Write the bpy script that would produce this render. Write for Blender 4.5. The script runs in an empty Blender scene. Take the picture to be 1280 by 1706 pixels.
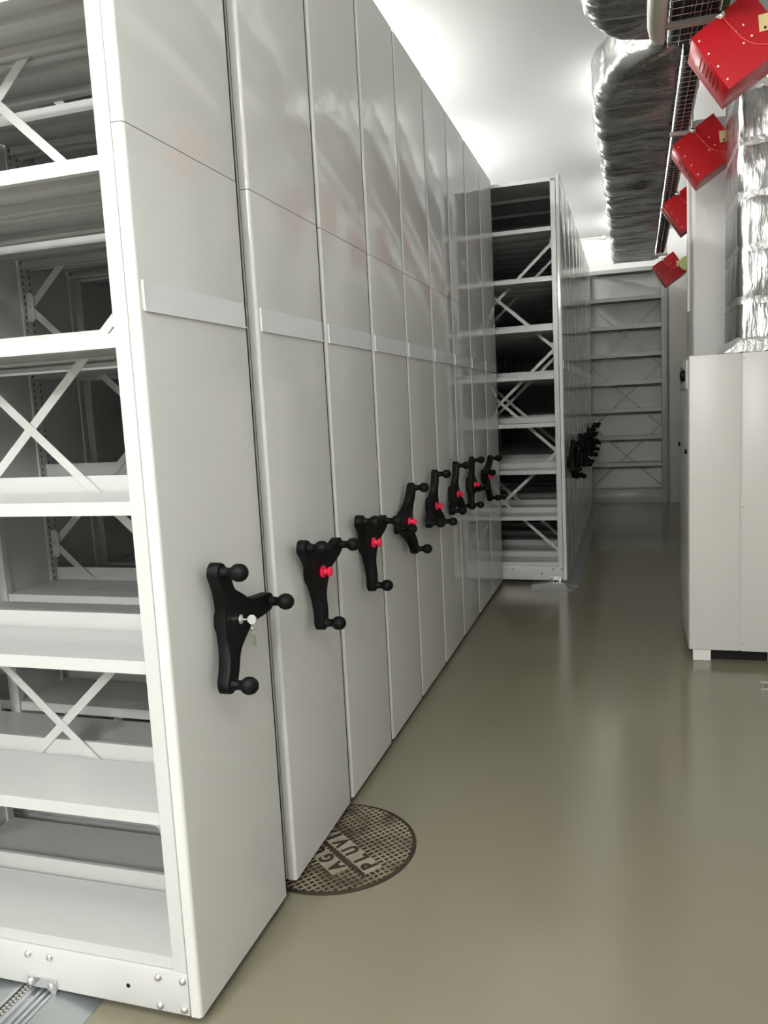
import bpy, bmesh, math, random
from mathutils import Vector, Matrix, noise

random.seed(7)
C = bpy.context.scene.collection
scene = bpy.context.scene
PI = math.pi

# ------------------------------------------------------------------ camera
RIGHT = Vector((0.95483369, 0.29280293, -0.05058722))
DOWN = Vector((-0.00995297, -0.13863509, -0.99029352))
FWD = Vector((-0.29697401, 0.94606911, -0.12945919))
cam_data = bpy.data.cameras.new('camera')
cam_data.sensor_fit = 'VERTICAL'
cam_data.sensor_height = 36.0
cam_data.lens = 1322.61 * 36.0 / 1706.0
cam_data.clip_start = 0.05
cam = bpy.data.objects.new('camera', cam_data)
C.objects.link(cam)
m = Matrix.Identity(4)
for i in range(3):
    m[i][0] = RIGHT[i]
    m[i][1] = -DOWN[i]
    m[i][2] = -FWD[i]
m[0][3], m[1][3], m[2][3] = 0.0, 0.0, 1.6
cam.matrix_world = m
scene.camera = cam

# ------------------------------------------------------------------ world, exposure
world = bpy.data.worlds.new('world')
world.use_nodes = True
world.node_tree.nodes['Background'].inputs[0].default_value = (0.9, 0.92, 0.9, 1)
world.node_tree.nodes['Background'].inputs[1].default_value = 0.02
scene.world = world
scene.view_settings.view_transform = 'Standard'
scene.view_settings.look = 'None'
scene.view_settings.gamma = 1.0
scene.view_settings.use_curve_mapping = False
scene.view_settings.exposure = 0.0
scene.cycles.max_bounces = 10
scene.cycles.diffuse_bounces = 3
scene.cycles.glossy_bounces = 5
scene.cycles.sample_clamp_indirect = 6.0
scene.cycles.use_denoising = True

# lamps: (x, y, z, length along y, tube radiance); each becomes a batten with a bare tube below
LAMPS = [(-1.45, -0.20, 3.90, 1.4, 540.0), (0.20, -0.90, 3.90, 1.4, 330.0),
         (-0.95, -3.2, 3.90, -1.4, 620.0), (0.10, -3.9, 3.90, -1.4, 620.0), (-0.95, -4.6, 3.90, -1.4, 620.0), (0.10, -5.3, 3.90, -1.4, 620.0),
         (-1.95, 3.4, 3.84, 1.4, 260.0), (-1.95, 5.6, 3.84, 1.4, 260.0), (-1.95, 7.8, 3.84, 1.4, 230.0), (-1.95, 10.2, 3.84, 1.4, 200.0), (-1.6, 11.9, 3.84, 1.0, 190.0),
         (0.14, 6.70, 3.88, 0.8, 150.0), (0.14, 8.0, 3.90, 1.2, 80.0), (0.14, 10.0, 3.90, 1.2, 80.0), (0.14, 11.8, 3.90, 1.0, 170.0)]   # a negative length lies across the room
LAMP_COL = (1.0, 1.0, 0.975)

# ------------------------------------------------------------------ materials
def mat(name, col, rough=0.5, metal=0.0, spec=0.5, coat=0.0, bump=None, var=None, alpha=None):
    """bump: (scale xyz, strength, distance); var: (scale, amount, second colour)"""
    M = bpy.data.materials.new(name)
    M.use_nodes = True
    nt = M.node_tree
    b = nt.nodes['Principled BSDF']
    b.inputs['Base Color'].default_value = (*col, 1)
    b.inputs['Roughness'].default_value = rough
    b.inputs['Metallic'].default_value = metal
    b.inputs['Specular IOR Level'].default_value = spec
    b.inputs['Coat Weight'].default_value = coat
    b.inputs['Coat Roughness'].default_value = 0.08
    tc = nt.nodes.new('ShaderNodeTexCoord')
    if bump:
        mp = nt.nodes.new('ShaderNodeMapping')
        mp.inputs['Scale'].default_value = bump[0]
        nz = nt.nodes.new('ShaderNodeTexNoise')
        nz.inputs['Scale'].default_value = 1.0
        nz.inputs['Detail'].default_value = 4.0
        bp = nt.nodes.new('ShaderNodeBump')
        bp.inputs['Strength'].default_value = bump[1]
        bp.inputs['Distance'].default_value = bump[2]
        nt.links.new(tc.outputs['Object'], mp.inputs['Vector'])
        nt.links.new(mp.outputs[0], nz.inputs['Vector'])
        nt.links.new(nz.outputs[0], bp.inputs['Height'])
        nt.links.new(bp.outputs[0], b.inputs['Normal'])
    if var:
        nz = nt.nodes.new('ShaderNodeTexNoise')
        nz.inputs['Scale'].default_value = var[0]
        nz.inputs['Detail'].default_value = 5.0
        rp = nt.nodes.new('ShaderNodeValToRGB')
        rp.color_ramp.elements[0].position = 0.5 - var[1]
        rp.color_ramp.elements[1].position = 0.5 + var[1]
        rp.color_ramp.elements[0].color = (*col, 1)
        rp.color_ramp.elements[1].color = (*var[2], 1)
        nt.links.new(tc.outputs['Object'], nz.inputs['Vector'])
        nt.links.new(nz.outputs[0], rp.inputs[0])
        nt.links.new(rp.outputs[0], b.inputs['Base Color'])
    return M

WHITE = mat('white_enamel', (0.62, 0.622, 0.605), 0.075, spec=0.6)
SHELFW = mat('white_shelf_enamel', (0.53, 0.532, 0.522), 0.25, spec=0.45)
GREYSH = mat('grey_shelf_enamel', (0.36, 0.36, 0.35), 0.35)
LABELW = mat('label_holder_plastic', (0.74, 0.74, 0.76), 0.22)
BLACKP = mat('black_plastic', (0.0035, 0.0035, 0.0035), 0.55, spec=0.12, bump=((300, 300, 300), 0.15, 0.001))
REDP = mat('red_plastic', (0.80, 0.015, 0.07), 0.35)
REDM = mat('red_enamel', (0.44, 0.002, 0.007), 0.26, spec=0.26)
STEEL = mat('zinc_plated_steel', (0.72, 0.72, 0.72), 0.28, 1.0)
CHROME = mat('chrome', (0.85, 0.85, 0.85), 0.12, 1.0)
ALU = mat('aluminium_rail', (0.62, 0.64, 0.66), 0.3, 0.9, bump=((4, 300, 4), 0.1, 0.002))
RAMP = mat('rail_ramp_sheet', (0.42, 0.45, 0.455), 0.3, 0.75)
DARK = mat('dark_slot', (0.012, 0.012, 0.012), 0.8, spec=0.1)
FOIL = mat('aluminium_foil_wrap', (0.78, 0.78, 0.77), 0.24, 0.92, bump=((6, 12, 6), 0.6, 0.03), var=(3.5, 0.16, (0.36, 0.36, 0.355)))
FOILV = mat('aluminium_foil_jacket', (0.38, 0.38, 0.372), 0.24, 1.0, bump=((26, 26, 7), 0.5, 0.015))
TAPE = mat('foil_tape', (0.44, 0.44, 0.43), 0.28, 0.5, bump=((40, 40, 40), 0.6, 0.01))
CABW = mat('cabinet_enamel', (0.60, 0.585, 0.55), 0.35, bump=((180, 180, 180), 0.06, 0.002))
WALLM = mat('white_wall_paint', (0.74, 0.735, 0.71), 0.75, bump=((60, 60, 60), 0.1, 0.004))
CEILM = mat('white_ceiling_paint', (0.84, 0.845, 0.83), 0.8, bump=((40, 40, 40), 0.06, 0.004))
PANELM = mat('beige_filler_panel', (0.50, 0.49, 0.45), 0.5)
FLOORM = mat('polished_epoxy_floor', (0.205, 0.190, 0.135), 0.15, spec=0.5, bump=((3.0, 3.0, 3.0), 0.035, 0.03),
             var=(0.9, 0.35, (0.222, 0.206, 0.148)))
IRON = mat('cast_iron', (0.020, 0.014, 0.008), 0.6, 0.1, var=(16, 0.2, (0.042, 0.031, 0.02)))
WORN = mat('worn_iron_ridge', (0.33, 0.285, 0.21), 0.5, 0.1, var=(7, 0.12, (0.10, 0.075, 0.05)))
PLATE = mat('dusty_iron_plate', (0.40, 0.36, 0.29), 0.6, 0.0, var=(20, 0.25, (0.24, 0.205, 0.15)))
CABLE = mat('black_cable', (0.01, 0.01, 0.01), 0.6)
GREENC = mat('green_cable', (0.10, 0.22, 0.05), 0.5)
GREYS = mat('grey_strut', (0.45, 0.45, 0.43), 0.4, 0.3)
BRASS = mat('yellow_passivated_plate', (0.62, 0.50, 0.24), 0.4, 0.4)
LIME = mat('pale_green_plate', (0.50, 0.58, 0.22), 0.45)
PVC = mat('white_pvc', (0.75, 0.74, 0.70), 0.4)
CLEAR = mat('clear_key_cap', (0.5, 0.5, 0.5), 0.1)
LCD = mat('display_glass', (0.02, 0.025, 0.03), 0.1)
REDW = mat('red_wire', (0.75, 0.05, 0.06), 0.35)
PALE = mat('pale_insulation_jacket', (0.60, 0.59, 0.52), 0.4, 0.15, bump=((25, 25, 25), 0.3, 0.01))
# ------------------------------------------------------------------ mesh builder
class MB:
    def __init__(s):
        s.v, s.f = [], []
    def add(s, vs, fs):
        o = len(s.v)
        s.v += [tuple(p) for p in vs]
        s.f += [tuple(i + o for i in f) for f in fs]
        return s
    def box(s, x0, x1, y0, y1, z0, z1):
        return s.add([(x0, y0, z0), (x1, y0, z0), (x1, y1, z0), (x0, y1, z0), (x0, y0, z1), (x1, y0, z1), (x1, y1, z1), (x0, y1, z1)],
                     [(0, 3, 2, 1), (4, 5, 6, 7), (0, 1, 5, 4), (1, 2, 6, 5), (2, 3, 7, 6), (3, 0, 4, 7)])
    def bar(s, a, b, w, t, n):
        """flat bar from a to b, width w in the plane, thickness t along n"""
        a, b, n = Vector(a), Vector(b), Vector(n).normalized()
        d = (b - a).normalized()
        u = d.cross(n).normalized() * (w / 2)
        n = n * (t / 2)
        return s.add([a - u - n, b - u - n, b + u - n, a + u - n, a - u + n, b - u + n, b + u + n, a + u + n],
                     [(0, 3, 2, 1), (4, 5, 6, 7), (0, 1, 5, 4), (1, 2, 6, 5), (2, 3, 7, 6), (3, 0, 4, 7)])
    def tube(s, pts, r, n=10, caps=True):
        pts = [Vector(p) for p in pts]
        rs = r if isinstance(r, (list, tuple)) else [r] * len(pts)
        o = len(s.v)
        prev = None
        for i, p in enumerate(pts):
            d = (pts[min(i + 1, len(pts) - 1)] - pts[max(i - 1, 0)]).normalized()
            if prev is None:
                a = Vector((0, 0, 1)) if abs(d.z) < 0.9 else Vector((1, 0, 0))
                u = d.cross(a).normalized()
            else:
                u = (prev - d * prev.dot(d)).normalized()
            prev = u
            w = d.cross(u)
            for k in range(n):
                t = 2 * PI * k / n
                s.v.append(tuple(p + (u * math.cos(t) + w * math.sin(t)) * rs[i]))
        for i in range(len(pts) - 1):
            for k in range(n):
                k2 = (k + 1) % n
                s.f.append((o + i * n + k, o + i * n + k2, o + (i + 1) * n + k2, o + (i + 1) * n + k))
        if caps:
            s.f.append(tuple(o + k for k in range(n))[::-1])
            s.f.append(tuple(o + (len(pts) - 1) * n + k for k in range(n)))
        return s
    def lathe(s, prof, origin, axis, n=20):
        """prof: list of (distance along axis, radius)"""
        ax = Vector(axis).normalized()
        a = Vector((0, 0, 1)) if abs(ax.z) < 0.9 else Vector((1, 0, 0))
        u = ax.cross(a).normalized()
        w = ax.cross(u)
        o = len(s.v)
        org = Vector(origin)
        for d, r in prof:
            for k in range(n):
                t = 2 * PI * k / n
                s.v.append(tuple(org + ax * d + (u * math.cos(t) + w * math.sin(t)) * max(r, 1e-5)))
        for i in range(len(prof) - 1):
            for k in range(n):
                k2 = (k + 1) % n
                s.f.append((o + i * n + k, o + i * n + k2, o + (i + 1) * n + k2, o + (i + 1) * n + k))
        s.f.append(tuple(o + k for k in range(n))[::-1])
        s.f.append(tuple(o + (len(prof) - 1) * n + k for k in range(n)))
        return s
    def ball(s, c, r, n=16):
        return s.lathe([(-r * math.cos(PI * i / (n // 2)), r * math.sin(PI * i / (n // 2))) for i in range(n // 2 + 1)], c, (1, 0, 0), n)
    def prism(s, poly, axis, a, b):
        """extrude 2-D poly; axis 'x': poly=(y,z); 'y': poly=(x,z); 'z': poly=(x,y)"""
        def P(p, t):
            return {'x': (t, p[0], p[1]), 'y': (p[0], t, p[1]), 'z': (p[0], p[1], t)}[axis]
        n = len(poly)
        return s.add([P(p, a) for p in poly] + [P(p, b) for p in poly],
                     [tuple(range(n))[::-1], tuple(range(n, 2 * n))] + [(i, (i + 1) % n, n + (i + 1) % n, n + i) for i in range(n)])
    def mesh(s, name, material, bevel=0.0, seg=2, smooth=True, angle=35):
        me = bpy.data.meshes.new(name)
        me.from_pydata(s.v, [], s.f)
        bm = bmesh.new()
        bm.from_mesh(me)
        bmesh.ops.recalc_face_normals(bm, faces=bm.faces)
        if bevel:
            bmesh.ops.bevel(bm, geom=list(bm.edges), offset=bevel, segments=seg, affect='EDGES', profile=0.5)
        bm.to_mesh(me)
        bm.free()
        me.materials.append(material)
        if smooth:
            me.polygons.foreach_set('use_smooth', [True] * len(me.polygons))
            me.set_sharp_from_angle(angle=math.radians(angle))
        me.update()
        return me

def link(name, me, parent=None, loc=None, rot=None):
    o = bpy.data.objects.new(name, me)
    C.objects.link(o)
    if parent: o.parent = parent
    if loc: o.location = loc
    if rot: o.rotation_euler = rot
    return o

def tag(o, label=None, cat=None, group=None, kind=None):
    if label: o['label'] = label
    if cat: o['category'] = cat
    if group: o['group'] = group
    if kind: o['kind'] = kind
    return o

def thing(name, label, cat, loc=(0, 0, 0), group=None, rot=None):
    return tag(link(name, None, None, loc, rot), label, cat, group)

# ------------------------------------------------------------------ setting
CEIL, XR, XL, YB, YF = 3.98, 0.95, -4.6, 12.75, -6.5
def struct(name, mb, material, parent=None, **k):
    o = link(name, mb.mesh(name, material, **k), parent)
    if not parent: o['kind'] = 'structure'
    return o
struct('floor', MB().box(XL, XR + 0.2, YF, YB + 0.2, -0.1, 0.0), FLOORM)
struct('ceiling', MB().box(XL, XR + 0.2, YF, YB + 0.2, CEIL, CEIL + 0.1), CEILM)
struct('wall_back', MB().box(XL, XR + 0.2, YB, YB + 0.2, 0, CEIL), WALLM)
struct('wall_right', MB().box(XR, XR + 0.2, YF, YB, 0, CEIL), WALLM)
struct('wall_left', MB().box(XL - 0.2, XL, YF, YB, 0, CEIL), WALLM)
struct('wall_front', MB().box(XL, XR + 0.2, YF - 0.2, YF, 0, CEIL), WALLM)
struct('wall_column', MB().box(0.447, XR, 6.30, 7.0, 0, 3.50), WALLM, bevel=0.02, seg=3)
o = link('filler_panel', MB().box(0.555, 0.905, 12.41, 12.44, 0.0, 3.20).mesh('filler_panel', PANELM, bevel=0.004))
tag(o, 'tall beige filler panel between fixed rear shelving and right wall', 'panel')

# ------------------------------------------------------------------ mobile shelving: shared meshes
D = 0.546           # depth of one carriage
H = 3.434           # height of the end panel
ZB = 0.03
SEAM = 2.277
BAY, PW = 1.0, 0.042
PX0 = -0.030        # the end frame starts behind the panel
LEVELS = [0.188 + 0.4055 * i for i in range(8)]
TOPZ = 3.41

def panel_mesh(name, z0, z1, r=0.011):
    poly = [(-0.030, -0.002), (-0.030, D)]
    poly += [(-0.002, D), (0.0, D - 0.002)]
    for k in range(6):
        a = math.radians(-18 * k)
        poly.append((-r + r * math.cos(a), -0.002 + r + r * math.sin(a)))
    return MB().prism(poly, 'z', z0, z1).mesh(name, WHITE, angle=30)
ME = {}
ME['end_panel_lower'] = panel_mesh('lower_end_panel', ZB, SEAM - 0.0012)
ME['end_panel_upper'] = panel_mesh('upper_end_panel', SEAM + 0.0012, H)
ME['edge_strip'] = MB().box(-0.026, -0.0015, D, D + 0.009, ZB + 0.002, H - 0.002).mesh('edge_strip', DARK, smooth=False)  # black strip behind the rear edge, draws the dark line between panels
lb = MB().box(0.0, 0.003, 0.018, D - 0.008, 1.858, 1.928).box(0.003, 0.006, 0.018, D - 0.008, 1.856, 1.862)
lb.box(0.003, 0.005, 0.018, 0.021, 1.858, 1.928)
ME['label_holder'] = lb.mesh('label_holder', LABELW)

def shelf_mesh(depth=0.252, w=BAY - 0.004, lip=0.034, name='shelf'):
    t = 0.0025
    s = MB()
    x0, x1 = -w / 2, w / 2
    s.box(x0, x1, 0, depth, -t, 0)
    s.box(x0, x1, 0, t, -lip, -t)                        # front lip
    s.box(x0, x1, t, 0.020, -lip, -lip + t)              # return flange
    s.box(x0, x1, 0.020, 0.020 + t, -lip, -lip + 0.012)
    s.box(x0, x1, depth - t, depth, -lip, -t)
    s.box(x0, x1, depth - 0.02, depth - t, -lip, -lip + t)
    s.box(x0, x1, depth * 0.45, depth * 0.45 + t, -0.022, -t)   # stiffener
    s.box(x0, x1, depth * 0.62, depth * 0.62 + t, -0.022, -t)
    s.box(x0, x1, depth * 0.45 + t, depth * 0.62, -0.022, -0.022 + t)
    return s.mesh(name, SHELFW, bevel=0.0)
ME['shelf'] = shelf_mesh()
ME['back_stop'] = MB().box(-0.498, 0.498, 0, 0.003, -0.03, 0.046).box(-0.498, 0.498, 0.003, 0.012, 0.043, 0.046).mesh('back_stop', SHELFW)
ME['post'] = MB().box(-PW, 0, 0, 0.030, 0.15, H - 0.012).mesh('post', SHELFW, bevel=0.002, seg=1)
ME['mid_post'] = MB().box(-PW, 0, 0, 0.072, 0.15, H - 0.03).mesh('mid_post', SHELFW, bevel=0.002, seg=1)
ME['side_sheet'] = MB().box(-PW / 2 - 0.014, -PW / 2 + 0.014, 0.030, D - 0.030, 0.15, H - 0.03).mesh('side_sheet', SHELFW)
sl = MB()
z = 0.2
while z < H - 0.1:
    for yy in (0.016, 0.052):
        sl.box(-PW - 0.0006, -PW + 0.001, yy - 0.002, yy + 0.002, z, z + 0.013)
        sl.box(-0.001, 0.0006, yy - 0.002, yy + 0.002, z, z + 0.013)
    z += 0.025
ME['slot_row'] = sl.mesh('slot_row', DARK, smooth=False)
NZ = [0.239 + 0.9017 * k for k in range(4)]
def brace_mesh(k, flip):
    a, b = NZ[k], NZ[k + 1]
    if flip: a, b = b, a
    yy = 0.264 + (0.004 if flip else 0.0)
    return MB().bar((0.49, yy, a), (-0.49, yy, b), 0.026, 0.0025, (0, 1, 0)).mesh('cross_brace', SHELFW, smooth=False)
for k in range(3):
    for fl in (0, 1):
        ME['brace', k, fl] = brace_mesh(k, fl)
bk = MB().prism([(-0.002, -0.05), (-0.002, 0.05), (-0.022, 0.055), (-0.034, 0.045), (-0.038, 0.02), (-0.034, 0.012), (-0.034, -0.012), (-0.038, -0.02), (-0.034, -0.045), (-0.022, -0.055)],
                'y', 0.258, 0.262)
bk.lathe([(0, 0.007), (0.004, 0.006), (0.006, 0.0)], (-0.016, 0.258, 0.0), (0, -1, 0), 8)
ME['brace_bracket'] = bk.mesh('brace_bracket', SHELFW)
ME['brace_bracket_m'] = MB().add([(-x, y, z) for x, y, z in bk.v], bk.f).mesh('brace_bracket', SHELFW)
ME['bolt'] = MB().lathe([(0, 0.010), (0.003, 0.0105), (0.006, 0.009), (0.009, 0.0055), (0.010, 0.0)], (0, 0, 0), (0, -1, 0), 14).mesh('bolt', STEEL)
ME['bolt_hole'] = MB().lathe([(0, 0.0065), (0.0008, 0.0065)], (0, 0, 0), (0, -1, 0), 12).mesh('bolt_hole', DARK)
at = MB().box(-0.050, 0.050, -0.004, 0, 0.030, 0.062)
at.prism([(0.030, 0.060), (0.052, 0.060), (0.050, 0.030), (0.043, 0.004), (0.036, 0.004), (0.034, 0.024), (0.020, 0.036)], 'y', -0.010, -0.004)
ME['anti_tilt_bracket'] = at.mesh('anti_tilt_bracket', STEEL, bevel=0.0008, seg=1)

def length_meshes(nb):
    L = nb * (BAY + PW) + PW
    key = ('len', nb)
    if key in ME: return ME[key]
    x0 = PX0 - 0.004 - L
    beam = MB().box(x0, PX0 - 0.003, -0.002, 0.02, 0.030, 0.152)
    beam.box(x0, PX0 - 0.006, D - 0.02, D + 0.002, 0.030, 0.152)
    lid = MB().box(x0, PX0 - 0.004, 0.002, D + 0.029, TOPZ - 0.004, TOPZ)  # rear overhang added to keep lamp light out of the gap between units
    lid.box(x0, PX0 - 0.004, 0.0, 0.003, TOPZ - 0.028, TOPZ)
    lid.box(x0, PX0 - 0.004, D + 0.026, D + 0.029, TOPZ - 0.028, TOPZ)
    under = MB().box(x0, PX0 - 0.05, 0.05, D - 0.05, 0.06, 0.10)
    ME[key] = (beam.mesh('base_beam', SHELFW, bevel=0.003, seg=2), lid.mesh('top_cover', SHELFW), under.mesh('carriage_pan', SHELFW))
    return ME[key]

# ---- crank handle: three tapered arms, lofted along x from the panel
def arm_radius(th, R=0.180):
    def sdf(px, py):
        d = math.hypot(px, py) - 0.055
        k = 0.055
        for a in (0, 2 * PI / 3, 4 * PI / 3):
            u = px * math.cos(a) + py * math.sin(a)
            w = -px * math.sin(a) + py * math.cos(a)
            t = max(0.0, min(1.0, u / R))
            e = math.hypot(u - t * R, w) - (0.042 - 0.016 * t)
            h = max(0.0, min(1.0, 0.5 + 0.5 * (d - e) / k))
            d = d + (e - d) * h - k * h * (1 - h)
        return d
    lo, hi = 0.02, 0.30
    # walk outwards so that the ray stops at the first exit
    r = 0.03
    while r < hi and sdf(r * math.cos(th), r * math.sin(th)) < 0: r += 0.002
    lo = r - 0.002
    hi = r
    for _ in range(14):
        mid = (lo + hi) / 2
        if sdf(mid * math.cos(th), mid * math.sin(th)) < 0: lo = mid
        else: hi = mid
    return lo
ths = []
for a in range(3):
    base = a * 2 * PI / 3
    for d in [-60, -50, -40, -32, -26, -21, -17, -14, -11.5, -9.5, -8.5, -7.5, -6.5, -5.2, -3.8, -2, 0]:
        ths.append(base + math.radians(d))
    for d in [2, 3.8, 5.2, 6.5, 7.5, 8.5, 9.5, 11.5, 14, 17, 21, 26, 32, 40, 50]:
        ths.append(base + math.radians(d))
outline = [(arm_radius(t), t) for t in ths]
def lift(r):
    t = max(0.0, min(1.0, (r - 0.05) / 0.12))
    return 0.014 * (t * t * (3 - 2 * t))
hm = MB()
N = len(outline)
layers = [(0.018, 0.93), (0.014, 0.98), (0.016, 1.0)] and [(0.014, -0.006), (0.017, 0.0), (0.042, 0.0), (0.047, -0.002), (0.049, -0.007)]
for x, ins in layers:
    for r, t in outline:
        rr = r + ins
        hm.v.append((x + lift(r), rr * math.cos(t), rr * math.sin(t)))
for li in range(len(layers) - 1):
    for k in range(N):
        k2 = (k + 1) % N
        hm.f.append((li * N + k, li * N + k2, (li + 1) * N + k2, (li + 1) * N + k))
# caps as concentric rings so the face follows the lift
for base_l, xx in ((len(layers) - 1, 0.049), (0, 0.014)):
    prev = [base_l * N + k for k in range(N)]
    for fr in (0.8, 0.6, 0.4, 0.2):
        cur = []
        for k, (r, t) in enumerate(outline):
            rr = r * fr
            cur.append(len(hm.v))
            hm.v.append((xx + lift(rr), rr * math.cos(t), rr * math.sin(t)))
        for k in range(N):
            k2 = (k + 1) % N
            hm.f.append((prev[k], prev[k2], cur[k2], cur[k]))
        prev = cur
    c = len(hm.v)
    hm.v.append((xx, 0, 0))
    for k in range(N): hm.f.append((prev[k], prev[(k + 1) % N], c))
hm.lathe([(0.0, 0.052), (0.012, 0.052), (0.018, 0.048), (0.03, 0.045)], (0, 0, 0), (1, 0, 0), 32)
ME['crank_handle'] = hm.mesh('crank_handle', BLACKP, angle=40)
kb = MB().lathe([(0, 0.017), (0.004, 0.0155), (0.026, 0.0135), (0.034, 0.0135), (0.037, 0.016), (0.042, 0.0205), (0.050, 0.0238), (0.058, 0.0245), (0.066, 0.0232), (0.073, 0.0195), (0.079, 0.013), (0.082, 0.006), (0.083, 0.0)],
                (0.055, 0.180, 0), (1, 0, 0), 20)
ME['knob'] = kb.mesh('knob', BLACKP, angle=60)
rb = MB().lathe([(0, 0.020), (0.004, 0.022), (0.010, 0.021), (0.012, 0.011), (0.024, 0.010), (0.026, 0.017), (0.032, 0.018), (0.037, 0.014), (0.039, 0.0)], (0.049, 0, 0), (1, 0, 0), 20)
ME['lock_button'] = rb.mesh('lock_button', REDP, angle=40)
lk = MB().lathe([(0, 0.014), (0.008, 0.0145), (0.012, 0.011), (0.014, 0.0)], (0.049, 0, 0), (1, 0, 0), 18)
ME['lock_cylinder'] = lk.mesh('lock_cylinder', CHROME, angle=40)
ky = MB().box(0.062, 0.080, -0.003, 0.003, -0.0015, 0.0015)
hexa = [(0.014 * math.cos(PI / 8 + i * PI / 4) + 0.090, 0.014 * math.sin(PI / 8 + i * PI / 4)) for i in range(8)]
ky.prism(hexa, 'y', -0.003, 0.003)
ME['key'] = ky.mesh('key', CLEAR, bevel=0.0006, seg=1)
sk = MB().tube([(0.092 + 0.006 * math.cos(a), 0, -0.018 + 0.008 * math.sin(a)) for a in [i * PI / 8 for i in range(17)]], 0.0011, 6)
hexb = [(0.010 * math.cos(i * PI / 3) + 0.093, 0.008 * math.sin(i * PI / 3) - 0.036) for i in range(6)]
sk.prism(hexb, 'y', -0.0025, 0.0025)
sk.box(0.091, 0.094, -0.001, 0.001, -0.075, -0.042).box(0.097, 0.099, -0.001, 0.001, -0.072, -0.042)
ME['spare_key'] = sk.mesh('spare_key', STEEL)

def make_unit(X, s, nb, angle, label, group, lock='button', full=True, rails=(), back=False, braces=True):
    u = thing('mobile_shelving_unit', label, 'shelving', (X, s, 0), group)
    link('lower_end_panel', ME['end_panel_lower'], u)
    link('upper_end_panel', ME['end_panel_upper'], u)
    link('label_holder', ME['label_holder'], u)
    link('edge_strip', ME['edge_strip'], u)['label'] = 'black strip along the rear edge'
    beam, lid, under = length_meshes(3)
    link('base_beam', beam, u)
    link('top_cover', lid, u)
    link('carriage_pan', under, u)
    for f in range(4):
        fx = PX0 - 0.004 - f * (BAY + PW)
        link('post', ME['post'], u, (fx, 0.0, 0))
        link('post', ME['post'], u, (fx, D - 0.03, 0))
        if full and 0 < f <= nb:
            link('mid_post', ME['mid_post'], u, (fx, D / 2 - 0.036, 0))
            sr = link('slot_row', ME['slot_row'], u, (fx, D / 2 - 0.036, 0))
            sr['kind'] = 'stuff'
        link('side_sheet', ME['side_sheet'], u, (fx, 0, 0))
    for b in range(nb):
        cx = PX0 - 0.004 - PW - BAY / 2 - b * (BAY + PW)
        for z in LEVELS:
            link('shelf', ME['shelf'], u, (cx, 0.006, z))
            link('shelf', ME['shelf'], u, (cx, D - 0.006, z), (0, 0, PI))
            link('back_stop', ME['back_stop'], u, (cx, 0.271, z))
        for k in range(3 if braces else 0):
            for fl in (0, 1):
                link('cross_brace', ME['brace', k, fl], u, (cx, 0, 0))
        if full:
            for zz in NZ:
                link('brace_bracket', ME['brace_bracket'], u, (cx + 0.5, 0, zz))
                link('brace_bracket', ME['brace_bracket_m'], u, (cx - 0.5, 0, zz))
    if back:
        link('blocking_sheet', MB().box(PX0 - 0.004 - 3 * (BAY + PW), PX0 - 0.05, D - 0.001, D + 0.002, 0.15, TOPZ - 0.03).mesh('blocking_sheet', SHELFW), u)  # unseen sheet added to block the bright wall behind the open shelves
    if full:
        for bx, bz in [(-0.121, 0.130), (-0.047, 0.131), (-0.122, 0.048), (-0.049, 0.048), (-0.543, 0.128), (-0.470, 0.129)]:
            link('bolt', ME['bolt'], u, (bx, -0.002, bz))
        link('bolt_hole', ME['bolt_hole'], u, (-0.219, -0.002, 0.087))
    for rx in rails:
        link('anti_tilt_bracket', ME['anti_tilt_bracket'], u, (rx - X, -0.002, 0))
        if full:
            link('bolt', ME['bolt'], u, (rx - X - 0.038, -0.006, 0.046))
            link('bolt', ME['bolt'], u, (rx - X + 0.034, -0.006, 0.046))
    if angle is not None:
        h = link('crank_handle', ME['crank_handle'], u, (0.0, D / 2, 1.040), (math.radians(angle), 0, 0))
        h['label'] = 'black three-armed crank handle'
        for k in range(3):
            link('knob', ME['knob'], h, (0, 0, 0), (2 * PI * k / 3, 0, 0))
        if lock == 'button':
            b = link('lock_button', ME['lock_button'], h)
            b['label'] = 'red push-pull lock button'
        elif lock == 'key':
            b = link('lock_cylinder', ME['lock_cylinder'], h)
            b['label'] = 'chrome lock cylinder'
            link('key', ME['key'], h, (0, 0, 0), (math.radians(-angle), 0, 0))['label'] = 'key with clear cap'
            link('spare_key', ME['spare_key'], h, (0, 0, 0), (math.radians(-angle), 0, 0))
    return u

X1, X2 = -1.0934, -0.5346
S = [1.6553, 2.2858, 2.8715, 3.4560, 4.0330, 4.6150, 5.1930, 5.7820, 6.3680]
ANG = [2, 22, 22, 62, 83, 88, 105, 46, None]
ORD = ['nearest', 'second', 'third', 'fourth', 'fifth', 'sixth', 'seventh', 'eighth', 'ninth']
G1 = 'white mobile shelving units packed in the left row'
LB1 = ['nearest white shelving unit with open shelves and a key in its black crank',
       'second white shelving unit from front, its end panel over the round iron cover',
       'third white shelving unit from front, red button and Y-turned black crank',
       'fourth white shelving unit from front, crank with one arm pointing left',
       'fifth white shelving unit from front, crank with one arm straight up',
       'sixth white shelving unit from front in left row',
       'seventh white shelving unit from front in left row',
       'eighth white shelving unit from front, last in left row with a crank',
       'ninth white shelving unit in left row, end panel without any crank']
for i in range(9):
    make_unit(X1, S[i], 3 if i < 4 else 1, ANG[i], LB1[i], G1, 'key' if i == 0 else 'button', full=i < 4,
              rails=(-1.597,) if i < 2 else ())
G2 = 'white mobile shelving units of the far row beyond the step in the aisle'
ANG2 = [75, 20, 95, 50, 10, 100, 30, 65, 85]
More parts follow.
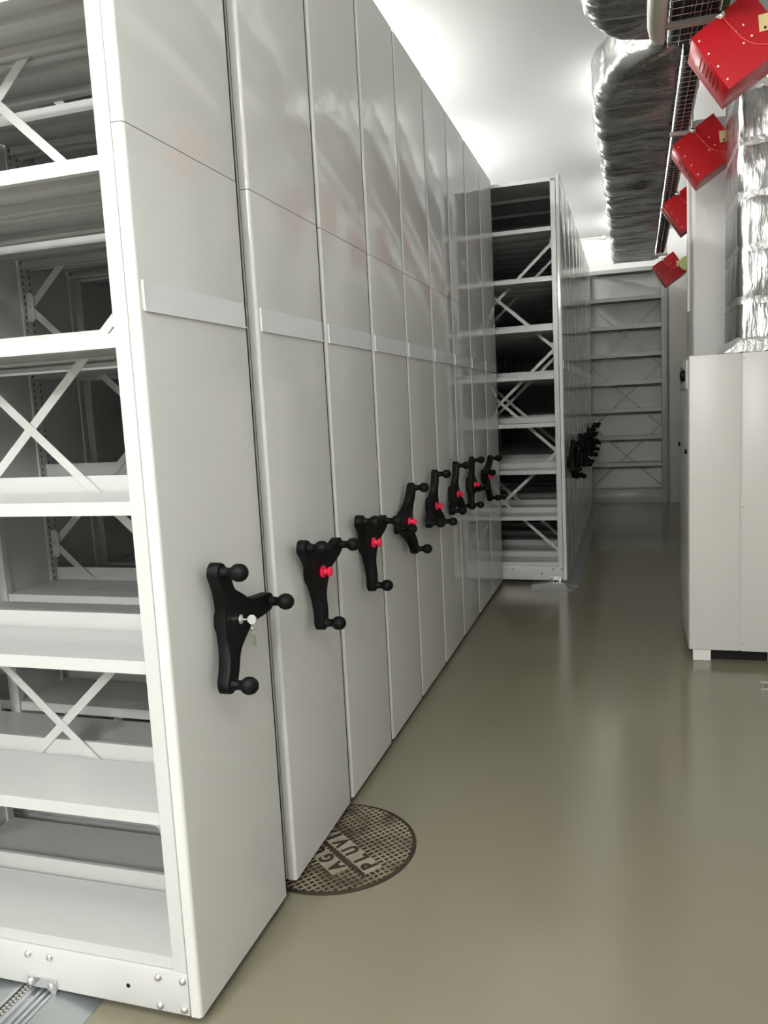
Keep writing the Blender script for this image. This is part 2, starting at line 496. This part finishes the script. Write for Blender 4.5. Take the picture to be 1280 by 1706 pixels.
for i in range(9):
    make_unit(X2, 6.950 + 0.58 * i, 2 if i < 3 else 1, ANG2[i],
              'far row unit whose open dark shelves face the camera beside last left panel' if i == 0 else
              'far row white shelving unit, %s from its open front, edge-on end panel' % ORD[i], G2, 'none', full=i == 0,
              rails=(-0.637,) if i == 0 else (), back=i == 8, braces=i < 2)

# ------------------------------------------------------------------ floor rails
def rail(x, y0, y1, label, ramps=(True, True), end_ramp=False):
    r = thing('floor_rail', label, 'rail', (x, y0, 0), 'low metal floor rails under the shelving')
    L = y1 - y0
    hz = 0.022
    t = MB().box(-0.062, 0.062, 0, L, 0.0, 0.012)
    for a, b in [(-0.062, -0.050), (-0.018, -0.004), (0.012, 0.022), (0.032, 0.042), (0.052, 0.062)]:
        t.box(a, b, 0, L, 0.012, hz)
    link('track', t.mesh('track', ALU), r)
    link('chain_bed', MB().box(-0.0495, -0.0185, 0, L, 0.0121, 0.0135).mesh('chain_bed', DARK), r)
    ch = MB()
    y = 0.0
    while y < min(L, 4.2):
        ch.box(-0.046, -0.036, y, y + 0.006, 0.012, 0.019)
        ch.box(-0.033, -0.023, y + 0.006, y + 0.012, 0.012, 0.019)
        y += 0.012
    o = link('chain_links', ch.mesh('chain_links', GREYS, smooth=False), r)
    o['kind'] = 'stuff'
    rp = MB().prism([(0.063, 0.0), (0.063, 0.020), (0.072, 0.020), (0.200, 0.002), (0.200, 0.0)], 'y', 0, L)
    link('ramp', rp.mesh('ramp', RAMP), r)
    lp = MB().prism([(-0.063, 0.0), (-0.200, 0.0), (-0.200, 0.002), (-0.072, 0.020), (-0.063, 0.020)], 'y', 0, L)
    link('ramp', lp.mesh('ramp', RAMP), r)
    if end_ramp:
        e = MB().add([(-0.2, 0, 0), (0.2, 0, 0), (0.2, 0, 0.002), (-0.2, 0, 0.002), (-0.17, -0.20, 0), (0.17, -0.20, 0), (-0.066, -0.002, 0.022), (0.066, -0.002, 0.022)],
                     [(4, 5, 7, 6), (4, 6, 0), (5, 1, 7), (0, 6, 7, 1)])
        link('end_ramp', e.mesh('end_ramp', RAMP, smooth=False), r)
    return r
rail(-1.620, -2.2, 6.90, 'ribbed metal floor rail under nearest shelving unit at lower left')
rail(-3.70, -2.2, 6.90, 'metal floor rail far left beneath the packed shelving')
rail(-0.637, 6.86, 12.25, 'floor rail ending in a sloped metal ramp below far row', end_ramp=True)

# ------------------------------------------------------------------ manhole cover
mc = Vector((-1.065, 2.565, 0))
mh = thing('manhole_cover', 'round brown cast iron manhole cover with lettering, half under second unit', 'manhole', mc,
           rot=(0, 0, math.atan2(0.632, -0.775)))
RM = 0.300
base = MB().lathe([(0.0, RM), (0.003, RM), (0.004, RM - 0.004)], (0, 0, 0), (0, 0, 1), 72)
link('cover_plate', base.mesh('cover_plate', IRON), mh)
ring = MB()
n = 72
for k in range(n):
    a, b = 2 * PI * k / n, 2 * PI * (k + 1) / n
    q = []
    for r, zz in ((RM + 0.006, 0.0), (RM + 0.006, 0.003), (RM + 0.001, 0.003), (RM + 0.001, 0.0)):
        q.append((r * math.cos(a), r * math.sin(a), zz))
    for r, zz in ((RM + 0.006, 0.0), (RM + 0.006, 0.003), (RM + 0.001, 0.003), (RM + 0.001, 0.0)):
        q.append((r * math.cos(b), r * math.sin(b), zz))
    ring.add(q, [(0, 4, 5, 1), (1, 5, 6, 2), (2, 6, 7, 3)])
link('frame_ring', ring.mesh('frame_ring', IRON), mh)
# lettering plates (local x = reading direction, local y = up)
PL = [(-0.165, 0.165, 0.036, 0.104), (-0.235, 0.235, -0.062, 0.010)]
grid = MB()
pit = 0.0215
def clip(c, horizontal):
    half = math.sqrt(max(0, (RM - 0.010) ** 2 - c * c))
    segs = [(-half, half)] if half > 0.01 else []
    for x0, x1, y0, y1 in PL:
        lo, hi, a0, a1 = (x0, x1, y0, y1) if horizontal else (y0, y1, x0, x1)
        out = []
        for a, b in segs:
            if a0 - 0.004 < c < a1 + 0.004:
                if a < lo: out.append((a, min(b, lo)))
                if b > hi: out.append((max(a, hi), b))
            else: out.append((a, b))
        segs = out
    return [q for q in segs if q[1] - q[0] > 0.004]
k = -14
while k <= 14:
    c = k * pit
    for a, b in clip(c, True): grid.box(a, b, c - 0.0018, c + 0.0018, 0.004, 0.0075)
    for a, b in clip(c, False): grid.box(c - 0.0018, c + 0.0018, a, b, 0.004, 0.0074)
    k += 1
go = link('ridge_grid', grid.mesh('ridge_grid', WORN, smooth=False), mh)
go['kind'] = 'stuff'
for x0, x1, y0, y1 in PL:
    link('lettering_plate', MB().box(x0, x1, y0, y1, 0.004, 0.0062).mesh('lettering_plate', PLATE, bevel=0.001, seg=1), mh)
link('divider_bar', MB().box(-0.25, 0.25, 0.015, 0.030, 0.004, 0.0078).mesh('divider_bar', IRON, bevel=0.001, seg=1), mh)
def letters(word, x0, step, yc, hgt):
    for i, chx in enumerate(word):
        cu = bpy.data.curves.new('letter', 'FONT')
        cu.body = chx
        cu.size = 0.1
        cu.extrude = 0.0012
        cu.offset = 0.0042
        cu.align_x = 'CENTER'
        tmp = bpy.data.objects.new('letter', cu)
        C.objects.link(tmp)
        dg = bpy.context.evaluated_depsgraph_get()
        me = bpy.data.meshes.new_from_object(tmp.evaluated_get(dg))
        bpy.data.objects.remove(tmp)
        me.materials.clear()
        me.materials.append(IRON)
        zs = [v.co.y for v in me.vertices]
        k = hgt / (max(zs) - min(zs))
        my = min(zs)
        for v in me.vertices:
            v.co.x *= k * (0.78 if chx not in 'I' else 0.9)
            v.co.y = (v.co.y - my) * k
        o = link('letter', me, mh, (x0 + step[i], yc - hgt / 2, 0.0072))
letters('AGUAS', 0.0, [-0.131, -0.066, 0.0, 0.066, 0.131], 0.070, 0.058)
letters('PLUVIAIS', 0.0, [-0.200, -0.143, -0.077, -0.011, 0.043, 0.092, 0.145, 0.192], -0.026, 0.063)

# ------------------------------------------------------------------ fixed shelving at the back wall
fs = thing('fixed_shelving', 'grey fixed shelving with crossed braces on the back wall', 'shelving', (0.45, 12.43, 0))
link('post', MB().box(0.0, 0.085, 0, 0.04, 0, 3.44).mesh('post', GREYSH, bevel=0.004), fs)
link('post', MB().box(0.0, 0.085, 0.26, 0.30, 0, 3.44).mesh('post', GREYSH, bevel=0.004), fs)
link('post', MB().box(-1.085, -1.0, 0, 0.04, 0, 3.44).mesh('post', GREYSH, bevel=0.004), fs)
link('post', MB().box(-1.085, -1.0, 0.26, 0.30, 0, 3.44).mesh('post', GREYSH, bevel=0.004), fs)
link('base_plinth', MB().box(-1.0, 0.0, 0.004, 0.024, 0.0, 0.15).mesh('base_plinth', GREYSH, bevel=0.003), fs)
fshelf = shelf_mesh(0.29, 0.998, 0.055, 'shelf')
fshelf.materials[0] = GREYSH
for z in [0.20 + 0.4045 * i for i in range(9)]:
    link('shelf', fshelf, fs, (-0.5, 0.002, z))
for k in range(3):
    a, b = 0.239 + 0.9017 * k, 0.239 + 0.9017 * (k + 1)
    for p, q in ((a, b), (b, a)):
        link('cross_brace', MB().bar((-0.01, 0.295, p), (-0.99, 0.295, q), 0.024, 0.002, (0, 1, 0)).mesh('cross_brace', GREYSH, smooth=False), fs)
link('post_bolt', ME['bolt'], fs, (0.03, 0, 0.07))

# ------------------------------------------------------------------ air-conditioning cabinet
cx0, cx1, cy0, cy1, cz0, cz1 = 0.3276, 0.948, 4.949, 5.79, 0.068, 1.809
cab = thing('air_conditioning_cabinet', 'tall off-white air conditioning cabinet on short feet at right wall', 'cabinet', (cx0, cy0, 0))
w, dp = cx1 - cx0, cy1 - cy0
link('body', MB().box(0.006, w, 0.006, dp, cz0 + 0.004, cz1 - 0.002).mesh('body', CABW), cab)
link('end_sheet', MB().box(0.0, 0.278, 0.0, 0.02, cz0, cz1).mesh('end_sheet', CABW, bevel=0.006, seg=3), cab)
link('end_sheet', MB().box(0.284, w, 0.001, 0.02, cz0, cz1).mesh('end_sheet', CABW, bevel=0.003, seg=2), cab)
link('front_door', MB().box(-0.002, 0.02, 0.012, dp, 0.56, cz1 - 0.004).mesh('front_door', CABW, bevel=0.005, seg=3), cab)
link('front_door', MB().box(-0.002, 0.02, 0.012, dp, cz0, 0.555).mesh('front_door', CABW, bevel=0.005, seg=3), cab)
ctl = link('control_panel', MB().box(-0.012, 0.0, 0.06, 0.66, 1.62, 1.79).mesh('control_panel', CABW, bevel=0.006, seg=3), cab)
link('display', MB().box(-0.014, -0.008, 0.34, 0.60, 1.66, 1.76).mesh('display', LCD, bevel=0.001), ctl)
link('switch_knob', MB().lathe([(0, 0.035), (0.02, 0.033), (0.03, 0.02), (0.032, 0.0)], (-0.010, 0.16, 1.70), (-1, 0, 0), 20).mesh('switch_knob', BLACKP), ctl)
for yy, zz in ((0.15, 1.25), (0.80, 1.257)):
    link('door_lock', MB().lathe([(0, 0.014), (0.012, 0.014), (0.014, 0.01)], (-0.002, yy, zz), (-1, 0, 0), 14).mesh('door_lock', BLACKP), cab)
for zz in (0.115, 0.93, 1.78):
    link('screw', MB().lathe([(0, 0.006), (0.002, 0.005)], (0.293, 0.001, zz), (0, -1, 0), 10).mesh('screw', GREYS), cab)
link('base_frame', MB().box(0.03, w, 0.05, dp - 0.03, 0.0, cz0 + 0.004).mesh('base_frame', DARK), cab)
ftm = MB().box(0.022, 0.122, 0.006, 0.049, 0.0, cz0).mesh('foot', PVC, bevel=0.003, seg=1)
for fx, fy in ((0, 0), (0.415, 0.0)):
    link('foot', ftm, cab, (fx, fy, 0))

# foil-wrapped riser on the cabinet
def rounded_ring(x0, x1, z0, z1, r, n):
    """n points on a rounded rectangle in a plane"""
    pts = []
    cs = [(x1 - r, z1 - r, 0), (x0 + r, z1 - r, 90), (x0 + r, z0 + r, 180), (x1 - r, z0 + r, 270)]
    q = n // 4
    side = q - 6
    for i, (cx, cz, a0) in enumerate(cs):
        for k in range(7):
            a = math.radians(a0 + 90 * k / 6)
            pts.append((cx + r * math.cos(a), cz + r * math.sin(a)))
        nx, nz, na = cs[(i + 1) % 4]
        ax, az = pts[-1]
        a = math.radians(na)
        bx, bz = nx + r * math.cos(a), nz + r * math.sin(a)
        for k in range(1, side):
            t = k / side
            pts.append((ax + (bx - ax) * t, az + (bz - az) * t))
    return pts
rs = thing('foil_wrapped_riser_duct', 'upright silver foil wrapped duct rising from the white cabinet', 'duct', (0.59, 4.975, 1.81))
m_ = MB()
NR = 80
zs = [i * (CEIL - 1.81 - 0.002) / 150 for i in range(151)]
band = 0.285
nring = None
for zi in zs:
    ring_ = rounded_ring(0.0, 0.355, 0.0, 0.655, 0.035, NR)
    nring = len(ring_)
    ph = (zi % band) / band
    bulge = 0.010 * math.sin(PI * ph) ** 0.6
    for (px, py) in ring_:
        dx, dy = px - 0.177, py - 0.327
        L = math.hypot(dx, dy)
        nn = noise.noise(Vector((px * 14, py * 14, zi * 5))) * 0.006 + noise.noise(Vector((px * 40, py * 40, zi * 18 + 7))) * 0.002
        g = bulge + nn
        m_.v.append((px + dx / L * g, py + dy / L * g, zi))
for i in range(len(zs) - 1):
    for k in range(nring):
        k2 = (k + 1) % nring
        m_.f.append((i * nring + k, i * nring + k2, (i + 1) * nring + k2, (i + 1) * nring + k))
link('foil_jacket', m_.mesh('foil_jacket', FOILV, angle=60), rs)
for j in range(1, 8):
    z0 = j * band - 0.022
    tb = MB()
    for zi in (z0, z0 + 0.022, z0 + 0.044):
        for (px, py) in rounded_ring(-0.004, 0.359, -0.004, 0.659, 0.036, NR):
            g = noise.noise(Vector((px * 30, py * 30, zi * 30))) * 0.004
            tb.v.append((px + (0.004 if px > 0.18 else -0.004) * 0 + g, py + g, zi + noise.noise(Vector((px * 9, py * 9, j * 3.0))) * 0.012))
    for i in range(2):
        for k in range(nring):
            k2 = (k + 1) % nring
            tb.f.append((i * nring + k, i * nring + k2, (i + 1) * nring + k2, (i + 1) * nring + k))
    link('tape_band', tb.mesh('tape_band', TAPE, angle=60), rs)
sk_ = MB()
for (ex, zz) in ((0.10, 0.001), (0.085, 0.012), (0.05, 0.03), (0.02, 0.07), (0.004, 0.085)):
    for (px, py) in rounded_ring(-ex, min(0.355 + ex, 0.357), -min(ex, 0.012), 0.655 + ex, 0.03, NR):
        g = noise.noise(Vector((px * 22, py * 22, zz * 40)))
        sk_.v.append((px + g * 0.006, py, zz + max(0.0, g) * 0.012))
for i in range(4):
    for k in range(nring):
        k2 = (k + 1) % nring
        sk_.f.append((i * nring + k, i * nring + k2, (i + 1) * nring + k2, (i + 1) * nring + k))
link('base_skirt', sk_.mesh('base_skirt', TAPE, angle=60), rs)

# ------------------------------------------------------------------ big horizontal foil duct under the ceiling
def sstep(a, b, t):
    t = max(0.0, min(1.0, (t - a) / (b - a)))
    return t * t * (3 - 2 * t)
def neck(y):
    """left boundary of the duct in plan"""
    a = max(0.0, min(1.0, (y - 4.20) / 0.75))
    b = max(0.0, min(1.0, (5.95 - y) / 0.85))
    s1 = 1 - math.sqrt(max(0.0, 1 - a ** 2.2))
    s2 = 1 - math.sqrt(max(0.0, 1 - b ** 2.2))
    if y < 4.95: return -0.205 + 0.33 * s1
    if y < 5.10: return 0.125
    return -0.205 + 0.33 * s2
hd = thing('foil_wrapped_ceiling_duct', 'long crumpled silver foil duct hung below the white ceiling', 'duct', (0.1, 2.6, 3.5))
y0d, y1d = 2.6, 12.15
BANDS = (3.05, 3.75, 4.45, 5.75, 6.15, 6.9, 7.35, 8.2, 9.1, 9.6, 10.4, 11.2)
ny = 420
hm_ = MB()
ND = 88
nr = None
for i in range(ny + 1):
    y = y0d + (y1d - y0d) * i / ny
    xl = neck(y)
    squeeze = (xl + 0.205) / 0.33
    ring_ = rounded_ring(xl, 0.43, 3.485 + 0.03 * squeeze, 3.80, 0.085, ND)
    nr = len(ring_)
    sp = 0.47
    ph = (y % sp) / sp
    pin = -0.006 * math.exp(-((ph - 0.5) / 0.06) ** 2) + 0.020 * noise.noise(Vector((0.3, y * 1.3, 5.0)))
    win = min(1.0, min(abs(y + 0.05 * ((neck(y) + 0.43) / 2 - 0.1) - b_) for b_ in BANDS) / 0.10)
    win = 0.3 + 0.7 * win
    cx, cz = (xl + 0.43) / 2, 3.64
    for (px, pz) in ring_:
        dx, dz = px - cx, pz - cz
        L = math.hypot(dx, dz)
        tilt = y + 0.12 * px
        g = pin + 0.042 * noise.noise(Vector((px * 2.0, tilt * 3.2, pz * 3))) + 0.013 * noise.noise(Vector((px * 3.0 + 4, tilt * 11, pz * 5))) \
            + 0.004 * noise.noise(Vector((px * 12, tilt * 38, pz * 12)))
        g = g * win + 0.004
        hm_.v.append((px + dx / L * g - 0.1, y - 2.6, pz + dz / L * g - 3.5))
for i in range(ny):
    for k in range(nr):
        k2 = (k + 1) % nr
        hm_.f.append((i * nr + k, i * nr + k2, (i + 1) * nr + k2, (i + 1) * nr + k))
hm_.f.append(tuple(range(nr)))
hm_.f.append(tuple(ny * nr + k for k in range(nr))[::-1])
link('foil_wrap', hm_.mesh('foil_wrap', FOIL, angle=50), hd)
for yb in BANDS:
    tb = MB()
    xl = neck(yb)
    for off, ex in ((-0.013, 0.012), (0.0, 0.018), (0.013, 0.012)):
        for (px, pz) in rounded_ring(xl - ex, 0.43 + ex, 3.485 - ex, 3.80 + ex, 0.09, ND):
            g = noise.noise(Vector((px * 9, yb, pz * 9))) * 0.006
            tb.v.append((px - 0.1 + g, yb - 2.6 + off + 0.05 * (px - 0.1), pz - 3.5 + g))
    for i in range(2):
        for k in range(nr):
            k2 = (k + 1) % nr
            tb.f.append((i * nr + k, i * nr + k2, (i + 1) * nr + k2, (i + 1) * nr + k))
    link('tape_band', tb.mesh('tape_band', TAPE, angle=60), hd)
for yb in (4.0, 7.0, 9.5, 12.0):
    for xx in (-0.19, 0.40):
        link('hanger_rod', MB().tube([(xx - 0.1, yb - 2.6, 0.25), (xx - 0.1, yb - 2.6, CEIL - 3.5)], 0.004, 8).mesh('hanger_rod', STEEL), hd)
link('end_rod', MB().tube([(-0.205 - 0.1, 12.16 - 2.6, -0.02), (0.35 - 0.1, 12.16 - 2.6, -0.02)], 0.009, 8).mesh('end_rod', GREYS), hd)

# short pale branch beside the tray
bd = thing('pale_branch_duct', 'short pale insulated branch duct beside the wire tray', 'duct', (0.140, 3.10, 3.36))
bm_ = MB()
for yy, sc in [(0, 1), (1.05, 1), (1.18, 0.97), (1.28, 0.85), (1.34, 0.65), (1.37, 0.35)]:
    for (px, pz) in rounded_ring(-0.046, 0.042, -0.055, 0.055, 0.035, 48):
        bm_.v.append((0.046 + (px - 0.046) * sc, yy, pz * (0.5 + 0.5 * sc)))
nb_ = len(rounded_ring(-0.046, 0.042, -0.055, 0.055, 0.035, 48))
for i in range(5):
    for k in range(nb_):
        k2 = (k + 1) % nb_
        bm_.f.append((i * nb_ + k, i * nb_ + k2, (i + 1) * nb_ + k2, (i + 1) * nb_ + k))
bm_.f.append(tuple(range(nb_)))
bm_.f.append(tuple(5 * nb_ + k for k in range(nb_))[::-1])
link('insulation', bm_.mesh('insulation', PALE, angle=50), bd)

# ------------------------------------------------------------------ wire cable trays
def tray(label, x0, x1, y0, y1, z, hgt, pitch, brackets, turn=0.0):
    t = thing('wire_cable_tray', label, 'cable tray', (x0, y0, z), 'wire cable trays above the aisle', (0, 0, turn))
    W, L = x1 - x0, y1 - y0
    mb = MB()
    nl = max(3, int(W / 0.05) + 1)
    for k in range(nl):
        mb.tube([(W * k / (nl - 1), 0, 0), (W * k / (nl - 1), L, 0)], 0.0015, 6)
    for zz in (hgt * 0.5, hgt):
        for xx in (0, W):
            mb.tube([(xx, 0, zz), (xx, L, zz)], 0.0028, 6)
    y = 0.0
    while y <= L:
        mb.tube([(-0.002, y, hgt + 0.004), (-0.002, y, -0.004)], 0.003, 5)
        mb.tube([(-0.002, y, -0.004), (W + 0.002, y, -0.004)], 0.0015, 5)
        mb.tube([(W + 0.002, y, -0.004), (W + 0.002, y, hgt + 0.004)], 0.0022, 5)
        y += pitch
    o = link('wire_mesh', mb.mesh('wire_mesh', STEEL), t)
    o['kind'] = 'stuff'
    for yb in brackets:
        sb = link('support_bar', MB().box(-0.02, W + 0.035, yb - y0 - 0.015, yb - y0 + 0.015, -0.036, -0.009).mesh('support_bar', GREYS, bevel=0.002, seg=1), t)
        link('hanger_rod', MB().tube([(W + 0.022, yb - y0, -0.01), (W + 0.022, yb - y0, CEIL - z)], 0.004, 8).mesh('hanger_rod', STEEL), sb)
    return t
tray('wide wire mesh cable tray at upper right corner', 0.205, 0.47, 2.7, 4.64, 3.37, 0.055, 0.075, (3.1, 4.33))
tray('long narrow wire mesh cable tray beside the foil duct', 0.288, 0.393, 4.74, 11.0, 3.355, 0.055, 0.075, (6.0, 8.3, 10.9), -0.0072)
def cable(label, x, z, y0, y1, r, material=CABLE, wav=0.006, slope=0.0):
    pts = []
    n = int((y1 - y0) / 0.12)
    for i in range(n + 1):
        y = y0 + (y1 - y0) * i / n
        pts.append((x + slope * (y - y0) + wav * math.sin(y * 3 + x * 40), y, z))
    o = link('cable', MB().tube(pts, r, 10).mesh('cable', material))
    tag(o, label, 'cable', 'cables lying in the wire trays')
NTH = ['leftmost', 'second', 'third', 'fourth', 'fifth']
for q in range(5):
    cable('%s black cable, counted from the left, in the wide upper right tray' % NTH[q], 0.232 + 0.044 * q, 3.3732 + 0.020, 2.75, 4.62, 0.020, wav=0.0008)
cable('green cable lying on the wall side of the wide upper right tray', 0.449, 3.3732 + 0.016, 2.75, 4.5, 0.016, GREENC, 0.001)
for q in range(2):
    cable('black cable on the %s side of the long narrow tray' % ('duct', 'wall')[q], 0.317 + 0.048 * q, 3.3582 + 0.0225, 4.80, 10.95, 0.0225, wav=0.0006, slope=0.0072)

# ------------------------------------------------------------------ red extinguishing generator boxes
A = math.radians(33.3)
SD = 0.288
BXL = ['large red tilted box nearest the camera at upper right', 'second red tilted box, left of the silver riser duct',
       'third red tilted box, right side hidden by white column', 'farthest red tilted box near the back shelving, pale green plate']
bx_body = MB().box(0, SD, 0, 0.28, 0, SD).mesh('housing', REDM, bevel=0.003, seg=2)
bx_front = MB().box(0, SD, 0, 0.115, 0, SD).mesh('housing', REDM, bevel=0.003, seg=2)
bx_rear = MB().box(0, SD, 0.150, 0.28, 0, SD).mesh('rear_housing', REDM, bevel=0.003, seg=2)
bx_core = MB().box(0.02, SD - 0.02, 0.112, 0.152, 0.02, SD - 0.02).mesh('joint_core', DARK)
bx_lid = MB().box(-0.002, SD + 0.002, -0.003, 0.0, -0.002, SD + 0.002).mesh('front_cover', REDM, bevel=0.001, seg=1)
# local frame: origin = bottom corner, +x = lower right edge, +z = lower left edge (before the tilt)
riv = MB().lathe([(0, 0.0045), (0.003, 0.004), (0.004, 0.0)], (0, 0, 0), (0, -1, 0), 10).mesh('rivet', STEEL)
vs = MB()
for r_ in range(6):
    for c_ in range(7):
        zz = 0.068 + r_ * 0.026
        yy = 0.055 + c_ * 0.019
        vs.box(-0.0012, 0.0006, yy, yy + 0.010, zz, zz + 0.007)
bx_vent = vs.mesh('vent_slots', DARK, smooth=False)
bx_cap = MB().lathe([(-0.015, 0.012), (-0.012, 0.018), (0.0, 0.020), (0.012, 0.018), (0.018, 0.010), (0.02, 0.0)], (0, 0, 0), (0, -1, 0), 16).mesh('pull_cap', CHROME)
def red_box(i, y, xl=0.283, zl=3.185):
    b = thing('fire_suppression_box', BXL[i], 'fire box', (0, 0, 0), 'red fire suppression boxes along the right wall')
    # left corner -> bottom corner
    bx, bz = xl + SD * math.sin(A), zl - SD * math.cos(A)
    b.location = (bx, y, bz)
    b.rotation_euler = (0, -A, 0)      # tilts the +x edge upwards
    if i < 2:
        link('housing', bx_body, b)
    else:                                    # the two far boxes are built of two halves with an open joint
        link('housing', bx_front, b)
        link('rear_housing', bx_rear, b)
        link('joint_core', bx_core, b)
    link('front_cover', bx_lid, b)
    if i < 2:
        v = link('vent_slots', bx_vent, b)
        v['kind'] = 'stuff'
    for t in (0.039, 0.111, 0.183, 0.255):
        link('rivet', riv, b, (0.018, -0.003, t))
    for px, pz in ((0.190, 0.185), (0.191, 0.123), (0.150, 0.120), (0.152, 0.184)):
        link('rivet', riv, b, (px, -0.003, pz))
    link('pull_cap', bx_cap, b, (0.140, -0.006, SD - 0.006))['label'] = 'silver pull cap'
    w_ = MB().tube([(0.140, -0.02, SD - 0.02), (0.143, -0.010, 0.24), (0.149, -0.007, 0.19), (0.155, -0.006, 0.145), (0.166, -0.006, 0.110), (0.185, -0.006, 0.078), (0.215, -0.006, 0.050), (0.26, -0.006, 0.03), (0.284, -0.006, 0.03)], 0.003, 8)
    link('pull_wire', w_.mesh('pull_wire', REDW, angle=80), b)
    gx, gz = 0.256, 0.128
    brk = MB().bar((gx + 0.03 * math.sin(A), -0.006, gz + 0.045 * math.cos(A)), (gx - 0.03 * math.sin(A), -0.006, gz - 0.03 * math.cos(A)), 0.042, 0.005, (0, 1, 0))
    bo = link('bracket_plate', brk.mesh('bracket_plate', BRASS, bevel=0.001, seg=1), b)
    link('bracket_hole', MB().lathe([(0, 0.006), (0.001, 0.006)], (gx - 0.015 * math.sin(A), -0.0086, gz - 0.018 * math.cos(A)), (0, -1, 0), 12).mesh('bracket_hole', DARK), bo)
    # arm back to the wall, level in the world
    ca, sa = math.cos(A), math.sin(A)
    def loc(wx, wy, wz):
        dx, dz = wx - bx, wz - bz
        return (dx * ca + dz * sa, wy, -dx * sa + dz * ca)
    top = bz + 0.26
    arm = MB().bar(loc(bx + 0.05, 0.14, top), loc(XR - 0.001, 0.14, top), 0.04, 0.03, (0, 1, 0))
    if not (6.0 < y < 6.8): link('wall_arm', arm.mesh('wall_arm', GREYS, smooth=False), b)
    if i == 3:
        lp = MB().lathe([(0, 0.085), (0.006, 0.085)], loc(bx + 0.235, -0.02, bz + 0.245), (0, -1, 0), 24)
        link('green_plate', lp.mesh('green_plate', LIME), b)['label'] = 'pale green round plate'
    return b
for i, y in enumerate((4.1, 5.72, 7.4, 10.6)):
    red_box(i, y, zl=3.185 if i < 3 else 3.15)

# ------------------------------------------------------------------ small things
def simple(name, mb, material, label, cat, group=None, **k):
    return tag(link(name, mb.mesh(name, material, **k)), label, cat, group)
cd = thing('conduit_pipe', 'thin conduit along the back wall just under the ceiling', 'pipe', (-0.9, 12.70, 3.955))
link('pipe', MB().tube([(-1.4, 0, 0), (0.68, 0, 0)], 0.010, 8).mesh('pipe', PVC), cd)
link('junction_box', MB().box(0.52, 0.58, -0.03, 0.045, -0.03, 0.02).mesh('junction_box', PVC, bevel=0.004), cd)
simple('conduit_pipe', MB().tube([(0.43, 6.50, 2.20), (0.43, 6.50, 3.46)], 0.012, 10), PVC, 'thin white upright pipe on left side of the column', 'pipe')
fb = MB().box(0.66, 0.712, 4.50, 4.512, 0.0, 0.004).box(0.664, 0.670, 4.50, 4.512, 0.004, 0.035).box(0.700, 0.706, 4.50, 4.512, 0.004, 0.035).box(0.656, 0.714, 4.498, 4.514, 0.035, 0.041)
simple('floor_clip', fb, STEEL, 'small metal clip standing on the floor near the cabinet', 'clip')

# ------------------------------------------------------------------ ceiling battens
def lamp_mat(strength):
    M = bpy.data.materials.new('lamp_tube')
    M.use_nodes = True
    b = M.node_tree.nodes['Principled BSDF']
    b.inputs['Emission Color'].default_value = (*LAMP_COL, 1)
    b.inputs['Emission Strength'].default_value = strength
    return M
LAMP_LABEL = ['ceiling batten in front of the nearest open shelves', 'ceiling batten over the near end of the aisle',
              'first cross batten behind the camera, shelving side', 'second cross batten behind the camera, wall side', 'third cross batten behind the camera, shelving side', 'fourth cross batten behind the camera, wall side',
              'batten above the third white shelving unit', 'batten above the seventh white shelving unit', 'batten above the front of the far row', 'batten above the middle of the far row', 'batten above the rear end of the far row',
              'batten above the foil duct near its narrow neck', 'second batten above the foil duct', 'third batten above the foil duct', 'batten above the foil duct by the back wall']
for i, (x, y, z, L, W) in enumerate(LAMPS):
    cl = thing('ceiling_light', LAMP_LABEL[i], 'lamp', (x, y, CEIL), 'battens under the ceiling', (0, 0, PI / 2 if L < 0 else 0))
    L = abs(L)
    link('housing', MB().box(-0.03, 0.03, -L / 2, L / 2, -0.03, -0.001).mesh('housing', PVC, bevel=0.004), cl)
    for yy in (-L / 2, L / 2 - 0.03):
        link('lamp_holder', MB().box(-0.015, 0.015, yy, yy + 0.03, z - CEIL - 0.02, -0.03).mesh('lamp_holder', PVC), cl)
    link('tube', MB().tube([(0, -L / 2 + 0.03, z - CEIL), (0, L / 2 - 0.03, z - CEIL)], 0.013, 12).mesh('tube', lamp_mat(W)), cl)
